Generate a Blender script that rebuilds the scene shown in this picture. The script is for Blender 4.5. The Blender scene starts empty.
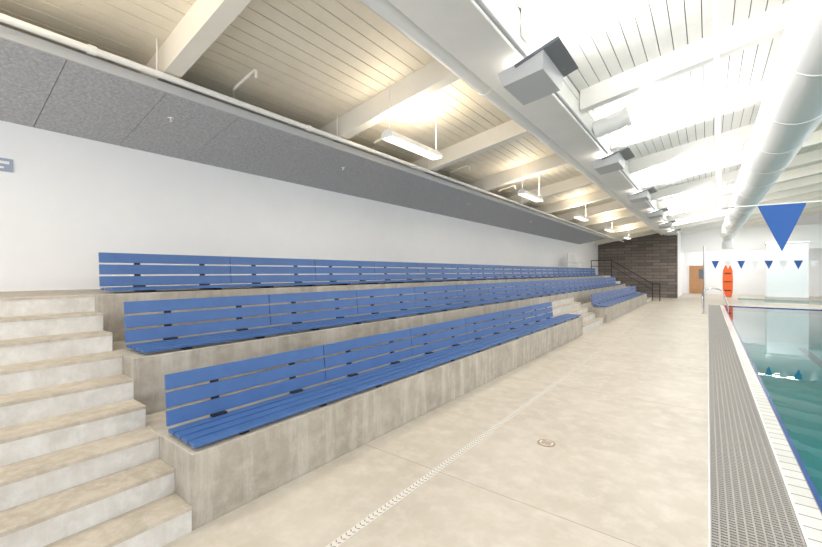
import bpy, math, random, bmesh
from mathutils import Vector, Matrix
random.seed(3)
H=1.6
sc=bpy.context.scene
sc.view_settings.view_transform='Standard'

# ---------------- materials ----------------
def mat(name,col,rough=0.6,metal=0.0,emis=None,estr=0,noise=None,bump=None,spec=0.5,streak=None):
    m=bpy.data.materials.new(name); m.use_nodes=True
    nt=m.node_tree; b=nt.nodes['Principled BSDF']
    b.inputs['Base Color'].default_value=(*col,1); b.inputs['Roughness'].default_value=rough
    b.inputs['Metallic'].default_value=metal
    b.inputs['Specular IOR Level'].default_value=spec
    if emis: 
        b.inputs['Emission Color'].default_value=(*emis,1); b.inputs['Emission Strength'].default_value=estr
    tc=nt.nodes.new('ShaderNodeTexCoord')
    if noise:
        col2,scale,detail=noise[:3]
        n=nt.nodes.new('ShaderNodeTexNoise'); n.inputs['Scale'].default_value=scale; n.inputs['Detail'].default_value=detail
        n.inputs['Roughness'].default_value=0.68
        r=nt.nodes.new('ShaderNodeValToRGB'); r.color_ramp.elements[0].position=0.35; r.color_ramp.elements[1].position=0.65
        r.color_ramp.elements[0].color=(*col2,1); r.color_ramp.elements[1].color=(*col,1)
        nt.links.new(tc.outputs['Object'],n.inputs['Vector']); nt.links.new(n.outputs['Fac'],r.inputs['Fac'])
        out=r.outputs['Color']
        def layer(out,col3,s3,amt,lo=0.45,hi=0.7,scl=None):
            n3=nt.nodes.new('ShaderNodeTexNoise'); n3.inputs['Scale'].default_value=s3; n3.inputs['Detail'].default_value=8
            n3.inputs['Roughness'].default_value=0.65
            r3=nt.nodes.new('ShaderNodeValToRGB'); r3.color_ramp.elements[0].position=lo; r3.color_ramp.elements[1].position=hi
            r3.color_ramp.elements[0].color=(0,0,0,1); r3.color_ramp.elements[1].color=(amt,amt,amt,1)
            mx=nt.nodes.new('ShaderNodeMixRGB'); mx.inputs[2].default_value=(*col3,1)
            src=tc.outputs['Object']
            if scl:
                mp=nt.nodes.new('ShaderNodeMapping'); mp.inputs['Scale'].default_value=scl
                nt.links.new(src,mp.inputs['Vector']); src=mp.outputs['Vector']
            nt.links.new(src,n3.inputs['Vector']); nt.links.new(n3.outputs['Fac'],r3.inputs['Fac'])
            nt.links.new(r3.outputs['Color'],mx.inputs[0]); nt.links.new(out,mx.inputs[1]); return mx.outputs[0]
        if len(noise)>3: out=layer(out,*noise[3:])
        if streak: out=layer(out,streak[0],streak[1],streak[2],0.48,0.68,(1,1,0.12))
        nt.links.new(out,b.inputs['Base Color'])
    if bump:
        n2=nt.nodes.new('ShaderNodeTexNoise'); n2.inputs['Scale'].default_value=bump[0]; n2.inputs['Detail'].default_value=5
        bp=nt.nodes.new('ShaderNodeBump'); bp.inputs['Strength'].default_value=bump[1]; bp.inputs['Distance'].default_value=0.01
        nt.links.new(tc.outputs['Object'],n2.inputs['Vector']); nt.links.new(n2.outputs['Fac'],bp.inputs['Height'])
        nt.links.new(bp.outputs['Normal'],b.inputs['Normal'])
    return m

M_deck=mat('deck_concrete',(0.55,0.50,0.425),0.42,noise=((0.45,0.405,0.335),1.1,12,(0.64,0.60,0.535),6,0.6),bump=(60,0.05),spec=0.35)
M_joint=mat('joint_sealant',(0.38,0.335,0.27),0.8)
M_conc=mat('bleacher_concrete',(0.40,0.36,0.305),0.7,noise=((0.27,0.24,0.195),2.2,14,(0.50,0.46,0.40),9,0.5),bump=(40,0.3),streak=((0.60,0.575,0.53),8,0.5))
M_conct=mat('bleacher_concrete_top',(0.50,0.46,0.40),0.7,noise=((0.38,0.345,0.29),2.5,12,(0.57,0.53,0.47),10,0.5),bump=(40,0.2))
M_tread=mat('tread_concrete',(0.50,0.445,0.365),0.7,noise=((0.39,0.34,0.27),4,14,(0.57,0.52,0.45),16,0.6),bump=(60,0.25))
M_riser=mat('riser_concrete',(0.63,0.61,0.585),0.7,noise=((0.50,0.48,0.45),5,14,(0.72,0.71,0.69),11,0.6),bump=(60,0.25),streak=((0.46,0.43,0.38),8,0.4))
M_wall=mat('white_wall',(0.90,0.90,0.91),0.7,noise=((0.88,0.88,0.89),2,3))
M_white=mat('white_paint',(0.87,0.865,0.85),0.5)
M_girder=mat('girder_paint',(0.88,0.87,0.84),0.5,noise=((0.84,0.83,0.80),2,5))
M_warmlit=mat('roof_deck_warm_lit',(0.87,0.80,0.67),0.6,noise=((0.81,0.74,0.61),3,5))  # same paint as the white roof planks, warm lamp light put into the colour
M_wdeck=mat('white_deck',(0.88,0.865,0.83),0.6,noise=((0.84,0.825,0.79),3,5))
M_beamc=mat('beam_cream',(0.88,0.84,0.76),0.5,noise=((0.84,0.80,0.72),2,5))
M_dark=mat('dark_gap',(0.09,0.075,0.055),0.9)
M_blue=mat('blue_slat',(0.050,0.128,0.330),0.38,noise=((0.043,0.112,0.300),6,4),bump=(150,0.05))
M_black=mat('black_steel',(0.02,0.02,0.022),0.4,0.6)
M_steel=mat('stainless',(0.6,0.6,0.6),0.25,1.0)
M_fix=mat('fixture_grey',(0.52,0.53,0.54),0.45)
M_fixd=mat('fixture_dark',(0.13,0.15,0.18),0.35)
M_lamp=mat('lamp_diffuser',(0.95,0.95,0.9),0.5,emis=(1,0.95,0.86),estr=2.5)
M_grate=mat('grate_plastic',(0.36,0.345,0.325),0.6)
M_gdark=mat('gutter_dark',(0.05,0.048,0.045),0.9)
M_pblue=mat('pennant_blue',(0.018,0.10,0.36),0.6)
M_pwhite=mat('pennant_white',(0.85,0.85,0.85),0.6)
M_duct=mat('duct_white',(0.88,0.88,0.87),0.4)
M_orange=mat('orange_plastic',(0.85,0.13,0.02),0.4)
M_brown=mat('door_wood',(0.50,0.27,0.13),0.5,noise=((0.42,0.22,0.10),8,6))
M_sign=mat('sign_face',(0.35,0.40,0.52),0.5)
M_drain=mat('drain_grate',(0.66,0.63,0.58),0.5)
M_slot=mat('drain_slot',(0.24,0.21,0.17),0.8)
M_bronze=mat('drain_bronze',(0.36,0.26,0.17),0.5,0.3)
M_tapblue=mat('tile_blue',(0.02,0.08,0.28),0.2)
M_pool=mat('pool_plaster',(0.52,0.80,0.80),0.6,noise=((0.42,0.72,0.72),1.5,4))
M_lane=mat('lane_tile',(0.01,0.03,0.10),0.3)

def tectum():
    m=mat('acoustic_woodfibre',(0.33,0.34,0.37),0.95)
    nt=m.node_tree;b=nt.nodes['Principled BSDF']
    tc=nt.nodes.new('ShaderNodeTexCoord')
    n=nt.nodes.new('ShaderNodeTexNoise');n.inputs['Scale'].default_value=34;n.inputs['Detail'].default_value=12;n.inputs['Roughness'].default_value=0.8
    r=nt.nodes.new('ShaderNodeValToRGB');r.color_ramp.elements[0].position=0.36;r.color_ramp.elements[1].position=0.64
    r.color_ramp.elements[0].color=(0.32,0.325,0.345,1);r.color_ramp.elements[1].color=(0.62,0.63,0.65,1)
    nt.links.new(tc.outputs['Object'],n.inputs['Vector']);nt.links.new(n.outputs['Fac'],r.inputs['Fac']);nt.links.new(r.outputs['Color'],b.inputs['Base Color'])
    bp=nt.nodes.new('ShaderNodeBump');bp.inputs['Strength'].default_value=0.35;bp.inputs['Distance'].default_value=0.02
    nt.links.new(n.outputs['Fac'],bp.inputs['Height']);nt.links.new(bp.outputs['Normal'],b.inputs['Normal'])
    return m
M_tect=tectum()
def brick(name,c1,c2,cm,w,h,axis='XZ',mort=0.008,rough=0.7):
    m=mat(name,c1,rough);nt=m.node_tree;b=nt.nodes['Principled BSDF']
    tc=nt.nodes.new('ShaderNodeTexCoord');sp=nt.nodes.new('ShaderNodeSeparateXYZ');cb=nt.nodes.new('ShaderNodeCombineXYZ')
    br=nt.nodes.new('ShaderNodeTexBrick')
    br.inputs['Scale'].default_value=1;br.inputs['Brick Width'].default_value=w;br.inputs['Row Height'].default_value=h
    br.inputs['Mortar Size'].default_value=mort;br.inputs['Color1'].default_value=(*c1,1);br.inputs['Color2'].default_value=(*c2,1);br.inputs['Mortar'].default_value=(*cm,1)
    nt.links.new(tc.outputs['Object'],sp.inputs[0])
    nt.links.new(sp.outputs[axis[0]],cb.inputs['X']);nt.links.new(sp.outputs[axis[1]],cb.inputs['Y'])
    nt.links.new(cb.outputs[0],br.inputs['Vector']);nt.links.new(br.outputs['Color'],b.inputs['Base Color'])
    if axis=='XY': br.offset=0
    return m
M_brick=brick('brown_block',(0.13,0.11,0.10),(0.24,0.20,0.175),(0.07,0.062,0.056),0.8,0.2,mort=0.014)
M_tile=brick('white_tile',(0.76,0.76,0.74),(0.68,0.68,0.66),(0.28,0.27,0.25),0.15,0.15,'XY',0.007,0.2)

def water():
    m=bpy.data.materials.new('pool_water');m.use_nodes=True;nt=m.node_tree;nt.nodes.clear()
    o=nt.nodes.new('ShaderNodeOutputMaterial');mx=nt.nodes.new('ShaderNodeMixShader')
    t=nt.nodes.new('ShaderNodeBsdfTransparent');t.inputs[0].default_value=(0.13,0.55,0.58,1)
    g=nt.nodes.new('ShaderNodeBsdfGlossy');g.inputs['Roughness'].default_value=0.01;g.inputs[0].default_value=(0.95,0.98,0.98,1)
    f=nt.nodes.new('ShaderNodeFresnel');f.inputs[0].default_value=1.42
    tc=nt.nodes.new('ShaderNodeTexCoord')
    n=nt.nodes.new('ShaderNodeTexNoise');n.inputs['Scale'].default_value=1.6;n.inputs['Detail'].default_value=2
    bp=nt.nodes.new('ShaderNodeBump');bp.inputs['Strength'].default_value=0.05;bp.inputs['Distance'].default_value=0.04
    nt.links.new(tc.outputs['Object'],n.inputs['Vector']);nt.links.new(n.outputs['Fac'],bp.inputs['Height'])
    nt.links.new(bp.outputs[0],g.inputs['Normal']);nt.links.new(bp.outputs[0],f.inputs['Normal'])
    nt.links.new(f.outputs[0],mx.inputs[0]);nt.links.new(t.outputs[0],mx.inputs[1]);nt.links.new(g.outputs[0],mx.inputs[2])
    nt.links.new(mx.outputs[0],o.inputs[0]);return m
M_water=water()

# ---------------- mesh builder ----------------
class MB:
    def __init__(s): s.v=[];s.f=[];s.m=[];s.mats=[];s.sm=[]
    def mi(s,m):
        if m not in s.mats:s.mats.append(m)
        return s.mats.index(m)
    def add(s,vs,fs,m,smooth=False):
        o=len(s.v);s.v+= [tuple(v) for v in vs]
        i=s.mi(m)
        for f in fs: s.f.append([a+o for a in f]);s.m.append(i);s.sm.append(smooth)
    def box(s,x0,x1,y0,y1,z0,z1,m,top=None,M=None):
        vs=[(x0,y0,z0),(x1,y0,z0),(x1,y1,z0),(x0,y1,z0),(x0,y0,z1),(x1,y0,z1),(x1,y1,z1),(x0,y1,z1)]
        if M is not None: vs=[M@Vector(v) for v in vs]
        fs=[(0,3,2,1),(0,1,5,4),(1,2,6,5),(2,3,7,6),(3,0,4,7)]
        s.add(vs,fs,m); o=len(s.v)-8
        s.f.append([o+4,o+5,o+6,o+7]);s.m.append(s.mi(top or m));s.sm.append(False)
    def prismY(s,prof,y0,y1,m):
        n=len(prof);vs=[(x,y0,z) for x,z in prof]+[(x,y1,z) for x,z in prof]
        fs=[tuple(range(n)),tuple(range(2*n-1,n-1,-1))]+[(i,i+n,(i+1)%n+n,(i+1)%n) for i in range(n)]
        s.add(vs,fs,m)
    def tube(s,pts,r,m,seg=10):
        pts=[Vector(p) for p in pts]
        rings=[]
        for i,p in enumerate(pts):
            if i==0:t=pts[1]-p
            elif i==len(pts)-1:t=p-pts[i-1]
            else:t=(pts[i+1]-p).normalized()+(p-pts[i-1]).normalized()
            t.normalize();a=Vector((0,0,1)) if abs(t.z)<0.9 else Vector((1,0,0))
            u=t.cross(a).normalized();w=t.cross(u)
            rings.append([p+r*(math.cos(k*2*math.pi/seg)*u+math.sin(k*2*math.pi/seg)*w) for k in range(seg)])
        vs=[v for R in rings for v in R];fs=[]
        for i in range(len(pts)-1):
            for k in range(seg):
                a=i*seg+k;b=i*seg+(k+1)%seg;fs.append((a,b,b+seg,a+seg))
        s.add(vs,fs,m,True)
        s.add(rings[0],[tuple(range(seg))],m);s.add(rings[-1],[tuple(range(seg-1,-1,-1))],m)
    def obj(s,name,bevel=0):
        me=bpy.data.meshes.new(name);me.from_pydata(s.v,[],s.f)
        for m in s.mats:me.materials.append(m)
        me.polygons.foreach_set('material_index',s.m);me.polygons.foreach_set('use_smooth',s.sm)
        me.update();ob=bpy.data.objects.new(name,me);sc.collection.objects.link(ob)
        bm=bmesh.new();bm.from_mesh(me);bmesh.ops.recalc_face_normals(bm,faces=bm.faces);bm.to_mesh(me);bm.free()
        if bevel:
            b=ob.modifiers.new('bev','BEVEL');b.width=bevel;b.segments=2;b.limit_method='ANGLE'
        return ob

YE=36; YB=-3; XR=15
ZP0,ZP1=0.8,23.7
PX0=0.62; PX1=12.5
# ---------------- floor ----------------
b=MB()
b.box(-6.2,0.0,YB,YE,-0.25,0,M_deck)
b.box(0.0,XR,YB,ZP0-0.6,-0.25,0,M_deck)
b.box(0.0,XR,ZP1+0.6,27.2,-0.25,0,M_deck)
b.box(PX1+0.6,XR,ZP0-0.6,ZP1+0.6,-0.25,0,M_deck)
b.box(0,1.4,27.2,31.2,-0.25,0,M_deck); b.box(0,XR,31.2,YE,-0.25,0,M_deck)
b.obj('floor')
b=MB()
for y in [-0.4,2.6,5.6,8.6,11.6,14.6,17.6,20.6,23.6,26.6]:
    b.box(-2.53,-0.01,y,y+0.006,-0.01,0.001,M_joint)
b.obj('floor_joint_sealant')
b=MB()
xd=-1.74
b.box(xd-0.028,xd+0.028,YB,28.5,-0.01,0.002,M_drain)
y=YB
while y<28.4:
    for sgn in (-1,1):
        M=Matrix.Translation((xd+sgn*0.013,y,0))@Matrix.Rotation(sgn*0.7,4,'Z')
        b.box(-0.011,0.011,-0.0035,0.0035,0.002,0.003,M_slot,M=M)
    y+=0.04
b.obj('trench_drain')
b=MB()
def disc(b,x,y,r,z0,z1,m,seg=32):
    b.add([(x+r*math.cos(k*2*math.pi/seg),y+r*math.sin(k*2*math.pi/seg),z) for z in (z0,z1) for k in range(seg)],
      [tuple(range(seg,2*seg))]+[(k,(k+1)%seg,(k+1)%seg+seg,k+seg) for k in range(seg)],m)
disc(b,-1.2,3.65,0.08,-0.005,0.003,M_bronze);disc(b,-1.2,3.65,0.062,0.003,0.005,M_drain)
for i in range(-3,4): b.box(-1.2-0.045,-1.2+0.045,3.65+i*0.014-0.004,3.65+i*0.014+0.004,0.005,0.006,M_bronze)
b.obj('floor_drain_cover')

# ---------------- pool ----------------
b=MB()
b.box(PX0-0.04,PX1+0.04,ZP0-0.04,ZP1+0.04,-1.6,-1.5,M_pool)
b.box(0.0,0.46,ZP0-0.6,ZP1+0.6,-0.25,-0.20,M_gdark)
for (x0,x1,y0,y1) in [(0.475,PX0,ZP0-0.13,ZP1+0.13),(PX1,PX1+0.13,ZP0-0.13,ZP1+0.13),(PX0,PX1,ZP0-0.13,ZP0),(PX0,PX1,ZP1,ZP1+0.13)]:
    b.box(x0,x1,y0,y1,-1.6,0.0,M_pool,top=M_tile)
b.box(PX0-0.02,PX0+0.012,ZP0,ZP1,-0.22,0.001,M_tapblue)
b.box(PX0,PX1,ZP1-0.012,ZP1+0.02,-0.22,0.001,M_tapblue)
b.box(0.0,PX1+0.6,ZP1+0.13,ZP1+0.6,-0.25,-0.001,M_tile)
b.box(0.475,PX1+0.6,ZP0-0.6,ZP0-0.13,-0.25,-0.001,M_tile)
b.box(PX1+0.13,PX1+0.6,ZP0-0.6,ZP1+0.6,-0.25,-0.001,M_tile)
for i in range(4):
    x=PX0+2.4+i*2.4
    b.box(x-0.12,x+0.12,ZP0+1.5,ZP1-1.5,-1.5,-1.49,M_lane)
b.obj('pool_basin')
b=MB();b.add([(PX0,ZP0,-0.03),(PX1,ZP0,-0.03),(PX1,ZP1,-0.03),(PX0,ZP1,-0.03)],[(0,1,2,3)],M_water);b.obj('pool_water')
b=MB()
b.box(1.4,XR,27.2,31.2,-0.9,-0.8,M_pool);b.obj('far_pool_basin')
b=MB();b.add([(1.4,27.2,-0.05),(XR,27.2,-0.05),(XR,31.2,-0.05),(1.4,31.2,-0.05)],[(0,1,2,3)],M_water);b.obj('far_pool_water')
b=MB()
y=ZP0-0.6
while y<ZP1+0.6:
    b.box(0.012,0.46,y,y+0.014,-0.03,-0.002,M_grate); y+=0.032
for k in range(11):
    x=0.012+k*0.0438
    b.box(x-0.0045,x+0.0055,ZP0-0.6,ZP1+0.6,-0.03,-0.001,M_grate)
b.box(0.0,0.012,ZP0-0.6,ZP1+0.6,-0.2,0.001,M_steel)
b.box(0.46,0.475,ZP0-0.6,ZP1+0.6,-0.2,0.001,M_white)
b.obj('gutter_grate')

# ---------------- bleacher concrete ----------------
X1,X2,X3,XW=-2.53,-3.53,-4.53,-6.0
Z1,Z2,Z3=0.47,0.93,1.39
YS=1.08;YF=23.5
b=MB()
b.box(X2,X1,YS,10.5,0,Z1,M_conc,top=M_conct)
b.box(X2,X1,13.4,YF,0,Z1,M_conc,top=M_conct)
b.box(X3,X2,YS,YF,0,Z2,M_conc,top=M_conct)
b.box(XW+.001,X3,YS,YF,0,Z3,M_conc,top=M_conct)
b.obj('concrete_bleacher',0.006)
def stair(name,y0,y1,n,xs,rise,run,xback):
    b=MB()
    for k in range(n):
        xf=xs-k*run
        b.box(xback,xf,y0,y1,k*rise,(k+1)*rise,M_riser,top=M_tread)
        b.box(xf-0.03,xf+0.004,y0,y1,(k+1)*rise-0.022,(k+1)*rise+0.001,M_tread)
    return b.obj(name)
stair('concrete_stairs',-2.2,YS-0.001,9,X1,Z3/9,0.25,XW+0.001)
stair('concrete_stairs',10.501,13.399,5,X1-0.1,Z2/6,0.22,X2+0.001)
stair('concrete_stairs',YF+0.001,25.2,9,X1,Z3/9,0.25,XW+0.001)

# ---------------- benches ----------------
def bench(segs_back,seg_seat,xf,zt):
    b=MB()
    xb=xf-0.47
    for (y0,y1) in seg_seat:
        for k in range(4):
            xa=xf-0.02-k*0.105
            b.box(xa-0.084,xa,y0+0.004,y1-0.004,zt+0.025,zt+0.05,M_blue)
        for i in range(2):
            yy=y0+(y1-y0)*(0.25 if i==0 else 0.75)
            b.box(xf-0.46,xf-0.04,yy-0.03,yy+0.03,zt,zt+0.025,M_black)
    tilt=0.10
    for (y0,y1) in segs_back:
        M=Matrix.Translation((xb+0.03,0,zt+0.05))@Matrix.Rotation(-tilt,4,'Y')
        for k in range(3):
            z0=0.012+k*0.124
            b.box(-0.012,0.012,y0+0.004,y1-0.004,z0,z0+0.104,M_blue,M=M)
        for t in (0.25,0.75):
            yy=y0+(y1-y0)*t
            b.box(-0.03,-0.012,yy-0.03,yy+0.03,-0.05,0.34,M_black,M=M)
            b.box(xb-0.02,xb+0.12,yy-0.03,yy+0.03,zt,zt+0.03,M_black)
            b.box(xb+0.03,xb+0.08,yy-0.055,yy+0.055,zt+0.02,zt+0.065,M_black)
    return b.obj('stadium_bench',0.003)
def seg(y0,n,L=1.4): return [(y0+i*L,y0+(i+1)*L) for i in range(n)]
bench(seg(1.10,6),seg(1.10,6)+[(9.5,10.45)],X1,Z1)
bench(seg(13.5,7,1.385),seg(13.5,7,1.385),X1,Z1)
bench(seg(1.15,16,1.39),seg(1.15,16,1.39),X2,Z2)
bench(seg(1.22,16,1.385),seg(1.22,16,1.385),X3,Z3)

# ---------------- walls ----------------
def roofz(x): return 4.70+0.168*x
b=MB();b.box(XW-0.15,XW,YB,29,0,roofz(XW)+0.1,M_wall);b.obj('wall_left')
b=MB()
b.prismY([(XW,0),(-1.5,0),(-1.5,roofz(-1.5)),(XW,roofz(XW))],29,29.3,M_brick);b.obj('wall_back_brick')
b=MB();b.box(-1.8,-1.5,29.3,YE,0,roofz(-1.8),M_wall);b.obj('wall_corridor')
b=MB();b.prismY([(-1.8,0),(XR,0),(XR,roofz(XR)),(-1.8,roofz(-1.8))],YE,YE+0.2,M_wall);b.obj('wall_back')
b=MB()
b.box(XR,XR+0.2,YB,YE,0,1.0,M_wall);b.box(XR,XR+0.2,YB,YE,4.6,roofz(XR)+0.1,M_wall)
y=YB
while y<YE:
    b.box(XR,XR+0.2,y,y+0.6,1.0,4.6,M_wall);y+=3.84
b.obj('wall_right')
# ---------------- ceiling ----------------
b=MB()
x=XW-0.1;w=0.155
while x<XR:
    x1=x+w-0.010
    m=M_warmlit if (x<-2.0 or x>1.6) else M_wdeck  # outer planks carry the painted warm light, middle ones the plain paint
    b.prismY([(x,roofz(x)),(x1,roofz(x1)),(x1,roofz(x1)+0.03),(x,roofz(x)+0.03)],YB,YE,m)
    x+=w
b.prismY([(XW-0.15,roofz(XW-0.15)+0.025),(XR+0.2,roofz(XR+0.2)+0.025),(XR+0.2,roofz(XR+.2)+0.2),(XW-0.15,roofz(XW-0.15)+0.2)],YB,YE+0.2,M_dark)
b.obj('ceiling')
for y in [-0.7+2.4*i for i in range(16)]:
    if y>YE-0.3: continue
    b=MB()
    xe=XW if y<29 else -1.5
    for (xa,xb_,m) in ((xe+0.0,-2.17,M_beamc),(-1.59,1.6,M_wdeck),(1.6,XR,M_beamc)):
        if xb_<=xa: continue
        b.prismY([(xa,roofz(xa)-0.30),(xb_,roofz(xb_)-0.30),(xb_,roofz(xb_)),(xa,roofz(xa))],y-0.08,y+0.08,m)
    b.obj('roof_beam')
GZ=H+2.3
b=MB()
b.box(-2.16,-1.60,YB,28.99,GZ,GZ+0.50,M_girder)
b.box(-2.17,-1.585,YB,28.99,GZ+0.36,GZ+0.39,M_girder)
b.obj('main_girder',0.01)
b=MB();b.tube([(-2.31,YB,GZ+0.12),(-2.31,28.9,GZ+0.12)],0.11,M_duct,20)
y=YB+0.4
while y<28: b.tube([(-2.31,y,GZ+0.12),(-2.31,y+0.05,GZ+0.12)],0.118,M_duct,20); y+=2.4
b.obj('roof_drain_pipe')
# ---------------- soffit ----------------
def sz(x): return 3.22+0.18*(x+6.0)
b=MB()
y=-2.32
while y<23.6:
    b.prismY([(XW+.001,sz(XW)),(-4.52,sz(-4.52)),(-4.52,sz(-4.52)+0.05),(XW+.001,sz(XW)+0.05)],y+0.003,y+0.797,M_tect);y+=0.8
b.prismY([(XW+.001,sz(XW)+0.03),(-4.53,sz(-4.53)+0.03),(-4.53,sz(-4.53)+0.07),(XW+.001,sz(XW)+0.07)],-2.3,23.6,M_dark)
b.prismY([(-4.52,sz(-4.52)-0.004),(-4.50,sz(-4.5)-0.004),(-4.50,sz(-4.5)+0.09),(-4.52,sz(-4.52)+0.09)],-2.32,23.6,M_fix)
b.obj('acoustic_soffit')
for yy in (1.9,4.6,9,13.5):
    b=MB();xx=-5.0;zz=sz(xx)
    disc(b,xx,yy,0.035,zz-0.006,zz+0.01,M_white,20);b.tube([(xx,yy,zz),(xx,yy,zz-0.03)],0.01,M_white);disc(b,xx,yy,0.018,zz-0.035,zz-0.03,M_white)
    b.obj('sprinkler_head')
b=MB();px,pz=-4.42,sz(-4.42)+0.10
b.tube([(px,YB,pz),(px,28.9,pz)],0.032,M_white,12)
for y in [1.0+2.4*i for i in range(12)]:
    b.tube([(px,y,pz),(px,y+0.06,pz)],0.042,M_white,12)
for y in (2.35,4.75,7.15,9.55,12,16.8):
    b.tube([(px,y,pz),(px,y,pz+0.12),(px+0.05,y,pz+0.15),(px+0.45,y+0.0,pz+0.22),(px+0.48,y,pz+0.2),(px+0.48,y,pz+0.12)],0.018,M_beamc,8)
    b.tube([(px,y-0.8,pz),(px,y-0.8,roofz(px))],0.006,M_white,6)
b.obj('sprinkler_pipe')

# ---------------- pendant lights ----------------
def area(name,loc,rot,sx,sy,power,col):
    l=bpy.data.lights.new(name,'AREA');l.shape='RECTANGLE';l.size=sx;l.size_y=sy;l.energy=power;l.color=col
    o=bpy.data.objects.new(name,l);o.location=loc;o.rotation_euler=rot;sc.collection.objects.link(o);return o
for i in range(6):
    y0=-0.8+4.7*i;y1=y0+1.25;z=H+1.80;x=-3.4
    b=MB()
    b.prismY([(x-0.10,z),(x+0.10,z),(x+0.08,z+0.07),(x+0.03,z+0.10),(x-0.03,z+0.10),(x-0.08,z+0.07)],y0,y1,M_white)
    b.box(x-0.085,x+0.085,y0+0.03,y1-0.03,z-0.015,z,M_lamp)
    for yy in (y0+0.06,y1-0.06): b.tube([(x,yy,z+0.1),(x,yy,roofz(x))],0.007,M_white,6)
    b.obj('pendant_light')
    area('pendant_lamp_down',(x,(y0+y1)/2,z-0.03),(0,0,0),0.16,1.1,22,(1,0.96,0.9))
    area('pendant_lamp_up',(x,(y0+y1)/2,z+0.14),(math.pi,0,0),0.16,1.1,36 if i==0 else 26,(1,0.87,0.68))
# ---------------- flood lights ----------------
FZ=H+2.10
b=MB();b.tube([(-1.52,YB,GZ-0.04),(-1.52,28.9,GZ-0.04)],0.022,M_fix,10);b.obj('conduit_pipe')
for i in range(6):
    y=4.2+4.17*i
    x=-1.46
    b=MB()
    M=Matrix.Translation((x,y,FZ))@Matrix.Rotation(-0.30,4,'Y')@Matrix.Scale(1.18,4)
    b.box(-0.10,0.30,-0.30,0.30,0.05,0.075,M_fixd,M=M)
    vs=[M@Vector(v) for v in [(-0.26,-0.25,-0.02),(0.10,-0.25,-0.08),(0.10,0.25,-0.08),(-0.26,0.25,-0.02),(-0.26,-0.29,0.10),(0.16,-0.29,0.05),(0.16,0.29,0.05),(-0.26,0.29,0.10)]]
    b.add(vs,[(0,3,2,1),(0,1,5,4),(1,2,6,5),(2,3,7,6),(3,0,4,7),(4,5,6,7)],M_fix)
    b.box(-0.22,0.06,-0.2,0.2,0.10,0.112,M_lamp,M=M)
    b.tube([(x-0.06,y,FZ+0.02),(x-0.06,y,GZ-0.04)],0.03,M_fix,8)
    b.tube([(x+0.2,y+0.2,FZ+0.12),(x+0.2,y+0.2,roofz(x+0.2))],0.007,M_fix,6)
    b.obj('indirect_floodlight',0.004)
    area('flood_lamp',(x+0.42,y,FZ+0.22),(math.pi,math.radians(28),0),0.3,0.5,88,(1,0.98,0.95))
# ---------------- ducts ----------------
b=MB()
dx,dz,dr=0.95,H+2.30,0.36
b.tube([(dx,YB,dz),(dx,30,dz)],dr,M_duct,40)
y=YB+0.5
while y<30:
    b.tube([(dx,y,dz),(dx,y+0.03,dz)],dr+0.01,M_duct,40);y+=1.6
for y in range(0,30,4): b.tube([(dx,y+.9,dz+dr),(dx,y+.9,roofz(dx))],0.01,M_steel,6)
b.tube([(dx,29.6,dz),(dx,29.95,dz-0.1),(dx+0.02,30.1,dz-0.5),(dx+0.02,30.1,dz-0.9)],0.3,M_duct,30)
b.obj('spiral_air_duct')
b=MB();b.tube([(-1.59,7.4,H+2.50),(-1.05,7.4,H+2.62)],0.15,M_duct,24);b.tube([(-1.1,7.4,H+2.61),(-1.04,7.4,H+2.623)],0.17,M_white,24);b.obj('duct_stub')
def pennants(y,z,x0,x1,name,cols):
    b=MB()
    n=60
    sag=lambda x:-0.05*math.sin(math.pi*min(1,max(0,(x-x0)/(x1-x0))))
    b.tube([(x0+(x1-x0)*i/n,y,z+sag(x0+(x1-x0)*i/n)) for i in range(n+1)],0.004,M_pwhite,6)
    x=x0+0.2;k=0
    while x+0.225<x1:
        zz=z+sag(x+.11)
        vs=[]
        for yy in (y-0.002,y+0.002): vs+=[(x,yy,zz),(x+0.235,yy,zz),(x+0.12,yy,zz-0.31)]
        b.add(vs,[(0,1,2),(3,5,4),(0,3,4,1),(1,4,5,2),(2,5,3,0)],cols[k%len(cols)])
        x+=0.375;k+=1
    b.obj(name)
pennants(3.45,H+0.445,0.06,12.6,'backstroke_pennant_string',[M_pblue,M_pwhite])
pennants(18.7,H+0.43,-0.1,12.6,'backstroke_pennant_string',[M_pblue,M_pwhite])
b=MB();b.tube([(0.03,3.45,roofz(0)),(0.06,3.45,H+0.42)],0.018,M_duct,10);disc(b,0.03,3.45,0.05,roofz(0)-0.02,roofz(0),M_duct);b.tube([(0.06,3.45,H+0.44),(0.14,3.45,H+0.445)],0.008,M_steel,6);b.obj('pennant_drop_rod')
b=MB();b.tube([(-0.12,18.7,0),(-0.12,18.7,H+1.0)],0.03,M_steel,12);disc(b,-0.12,18.7,0.09,0,0.02,M_steel);b.obj('pennant_stanchion')
b=MB()
for y in (21.6,22.15):
    pts=[(-0.2,y,0),(-0.2,y,0.6)]
    for k in range(9):
        a=math.pi-math.pi*k/8
        pts.append((0.18+0.38*math.cos(a),y,0.6+0.28*math.sin(a)))
    pts+=[(0.56+0.12,y,0.2),(0.7,y,-0.8)]
    b.tube(pts,0.022,M_steel,10)
for z in (-0.25,-0.55): b.box(0.66,0.74,21.6,22.15,z,z+0.03,M_steel)
b.obj('pool_ladder')
b=MB()
y=25.24
p0=Vector((-5.6,y,Z3+0.9));p1=Vector((-4.5,y,Z3+0.9));p2=Vector((-2.45,y,0.95));p3=Vector((-2.1,y,0.95))
b.tube([p0,p1,p2,p3],0.022,M_black,10)
b.tube([q-Vector((0,0,.35)) for q in (p0,p1,p2,p3)],0.016,M_black,8)
b.tube([p3,p3-Vector((0,0,.95))],0.022,M_black,10);b.tube([p2,p2-Vector((0,0,.95))],0.02,M_black,10)
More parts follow.
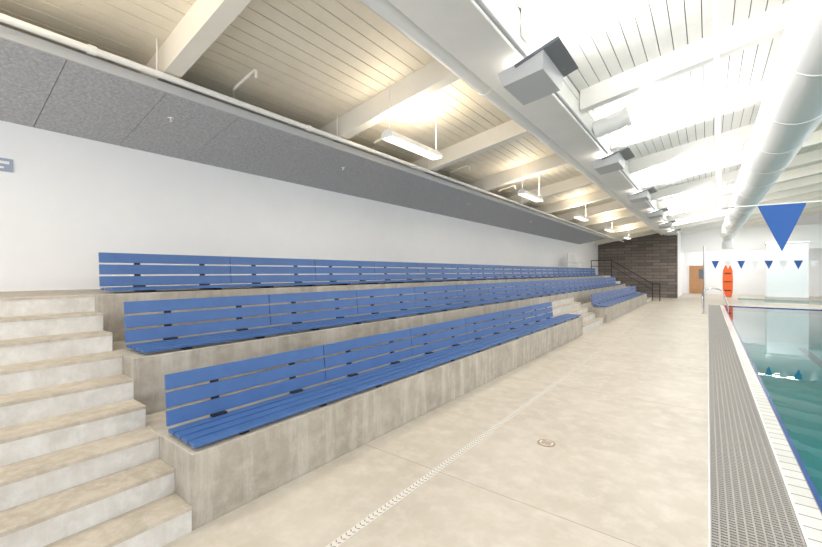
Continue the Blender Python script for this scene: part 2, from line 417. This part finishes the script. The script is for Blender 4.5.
b.tube([p1,Vector((p1.x,y,0))],0.02,M_black,10);b.tube([p0,Vector((p0.x,y,0))],0.02,M_black,10)
b.obj('stair_handrail')
def chair(x,y,z):
    b=MB()
    for sx in (-0.22,0.22):
        for sy in (-0.22,0.22):
            b.box(x+sx-0.02,x+sx+0.02,y+sy-0.02,y+sy+0.02,z,z+(0.65 if sx>0 else 1.15),M_white)
        b.box(x-0.24,x+0.24,y+sx-0.02,y+sx+0.02,z+0.65,z+0.69,M_white)
    b.box(x-0.24,x+0.24,y-0.24,y+0.24,z+0.42,z+0.46,M_white)
    for k in range(5): b.box(x-0.24,x-0.21,y-0.22,y+0.22,z+0.56+k*0.12,z+0.64+k*0.12,M_white)
    b.obj('white_chair')
chair(-5.3,20.2,Z3);chair(-5.3,21.0,Z3)
# far things
b=MB();b.box(2.8,4.6,31.6,32.2,0,3.3,M_wall);b.box(2.75,4.65,31.55,32.25,3.3,3.4,M_white);b.box(2.78,4.62,31.58,32.22,0,0.12,M_fix);b.obj('white_partition')
b=MB()
b.box(-1.2,-0.1,YE-0.06,YE-0.001,0,2.15,M_white);b.box(-1.12,-0.18,YE-0.09,YE-0.02,0.01,2.07,M_brown);b.box(-0.55,-0.3,YE-0.1,YE-0.08,1.1,1.8,M_fixd);b.tube([(-0.28,YE-0.1,1.0),(-0.28,YE-0.16,1.0),(-0.42,YE-0.16,1.0)],0.012,M_steel)
b.obj('door_1')
b=MB()
vs=[];prof=[(-0.16,0),(0.16,0),(0.22,0.2),(0.24,1.0),(0.22,1.5),(0.12,1.8),(-0.12,1.8),(-0.22,1.5),(-0.24,1.0),(-0.22,0.2)]
n=len(prof);yo=32.0
for yy in (yo,yo+0.09): vs+=[(1.0+a*1.1,yy,0.02+c*1.12) for a,c in prof]
b.add(vs,[tuple(range(n)),tuple(range(2*n-1,n-1,-1))]+[(i,(i+1)%n,(i+1)%n+n,i+n) for i in range(n)],M_orange)
for zz in (0.4,0.95,1.5): b.box(0.83,1.17,yo-0.03,yo,zz,zz+0.05,M_black)
b.box(0.8,1.2,yo+0.09,yo+0.3,0,0.08,M_black);b.box(0.95,1.05,yo+0.09,yo+0.15,0.08,1.6,M_black)
b.obj('rescue_backboard',0.01)
b=MB();b.box(XW+.001,XW+0.012,0.50,0.72,2.68,2.82,M_sign);b.box(XW+0.012,XW+0.014,0.53,0.69,2.76,2.79,M_white);b.box(XW+0.012,XW+0.014,0.53,0.65,2.71,2.73,M_white);b.obj('wall_sign')
b=MB();b.box(-1.499,XR,33,33.3,3.0,roofz(-1.5),M_white);b.obj('trim_1')

# ---------------- light/world ----------------
w=bpy.data.worlds.new('World');sc.world=w;w.use_nodes=True
bg=w.node_tree.nodes['Background'];bg.inputs[0].default_value=(0.94,0.97,1,1);bg.inputs[1].default_value=2.25
for i in range(4):
    area('fill_light_pool',(6.0,2+8*i,4.9),(0,math.radians(12),0),1.2,3,230,(1,0.99,0.97))  # added fill over the pool, no fixtures modelled here
for i in range(6):
    area('fill_light_deck',(-0.9,1.5+4.8*i,4.2),(0,math.radians(-32),0),0.3,1.5,42,(1,0.98,0.95))  # added fill along the deck, not tied to any fixture
area('fill_light_far',(1.5,34.6,4.0),(0,0,0),4,1,110,(1,0.99,0.97))  # added fill to lift the dim far end
area('fill_light_far',(2.0,30.6,4.3),(0,0,0),4,0.6,110,(1,0.99,0.97))  # second added fill for the far end, no real lamp

c=bpy.data.cameras.new('Camera');co=bpy.data.objects.new('Camera',c);sc.collection.objects.link(co)
c.sensor_width=36;c.lens=388/822*36;c.shift_y=-0.0018;c.clip_start=0.05
co.location=(0,0,H);co.rotation_euler=(math.pi/2,0,math.atan(297/388))
sc.camera=co
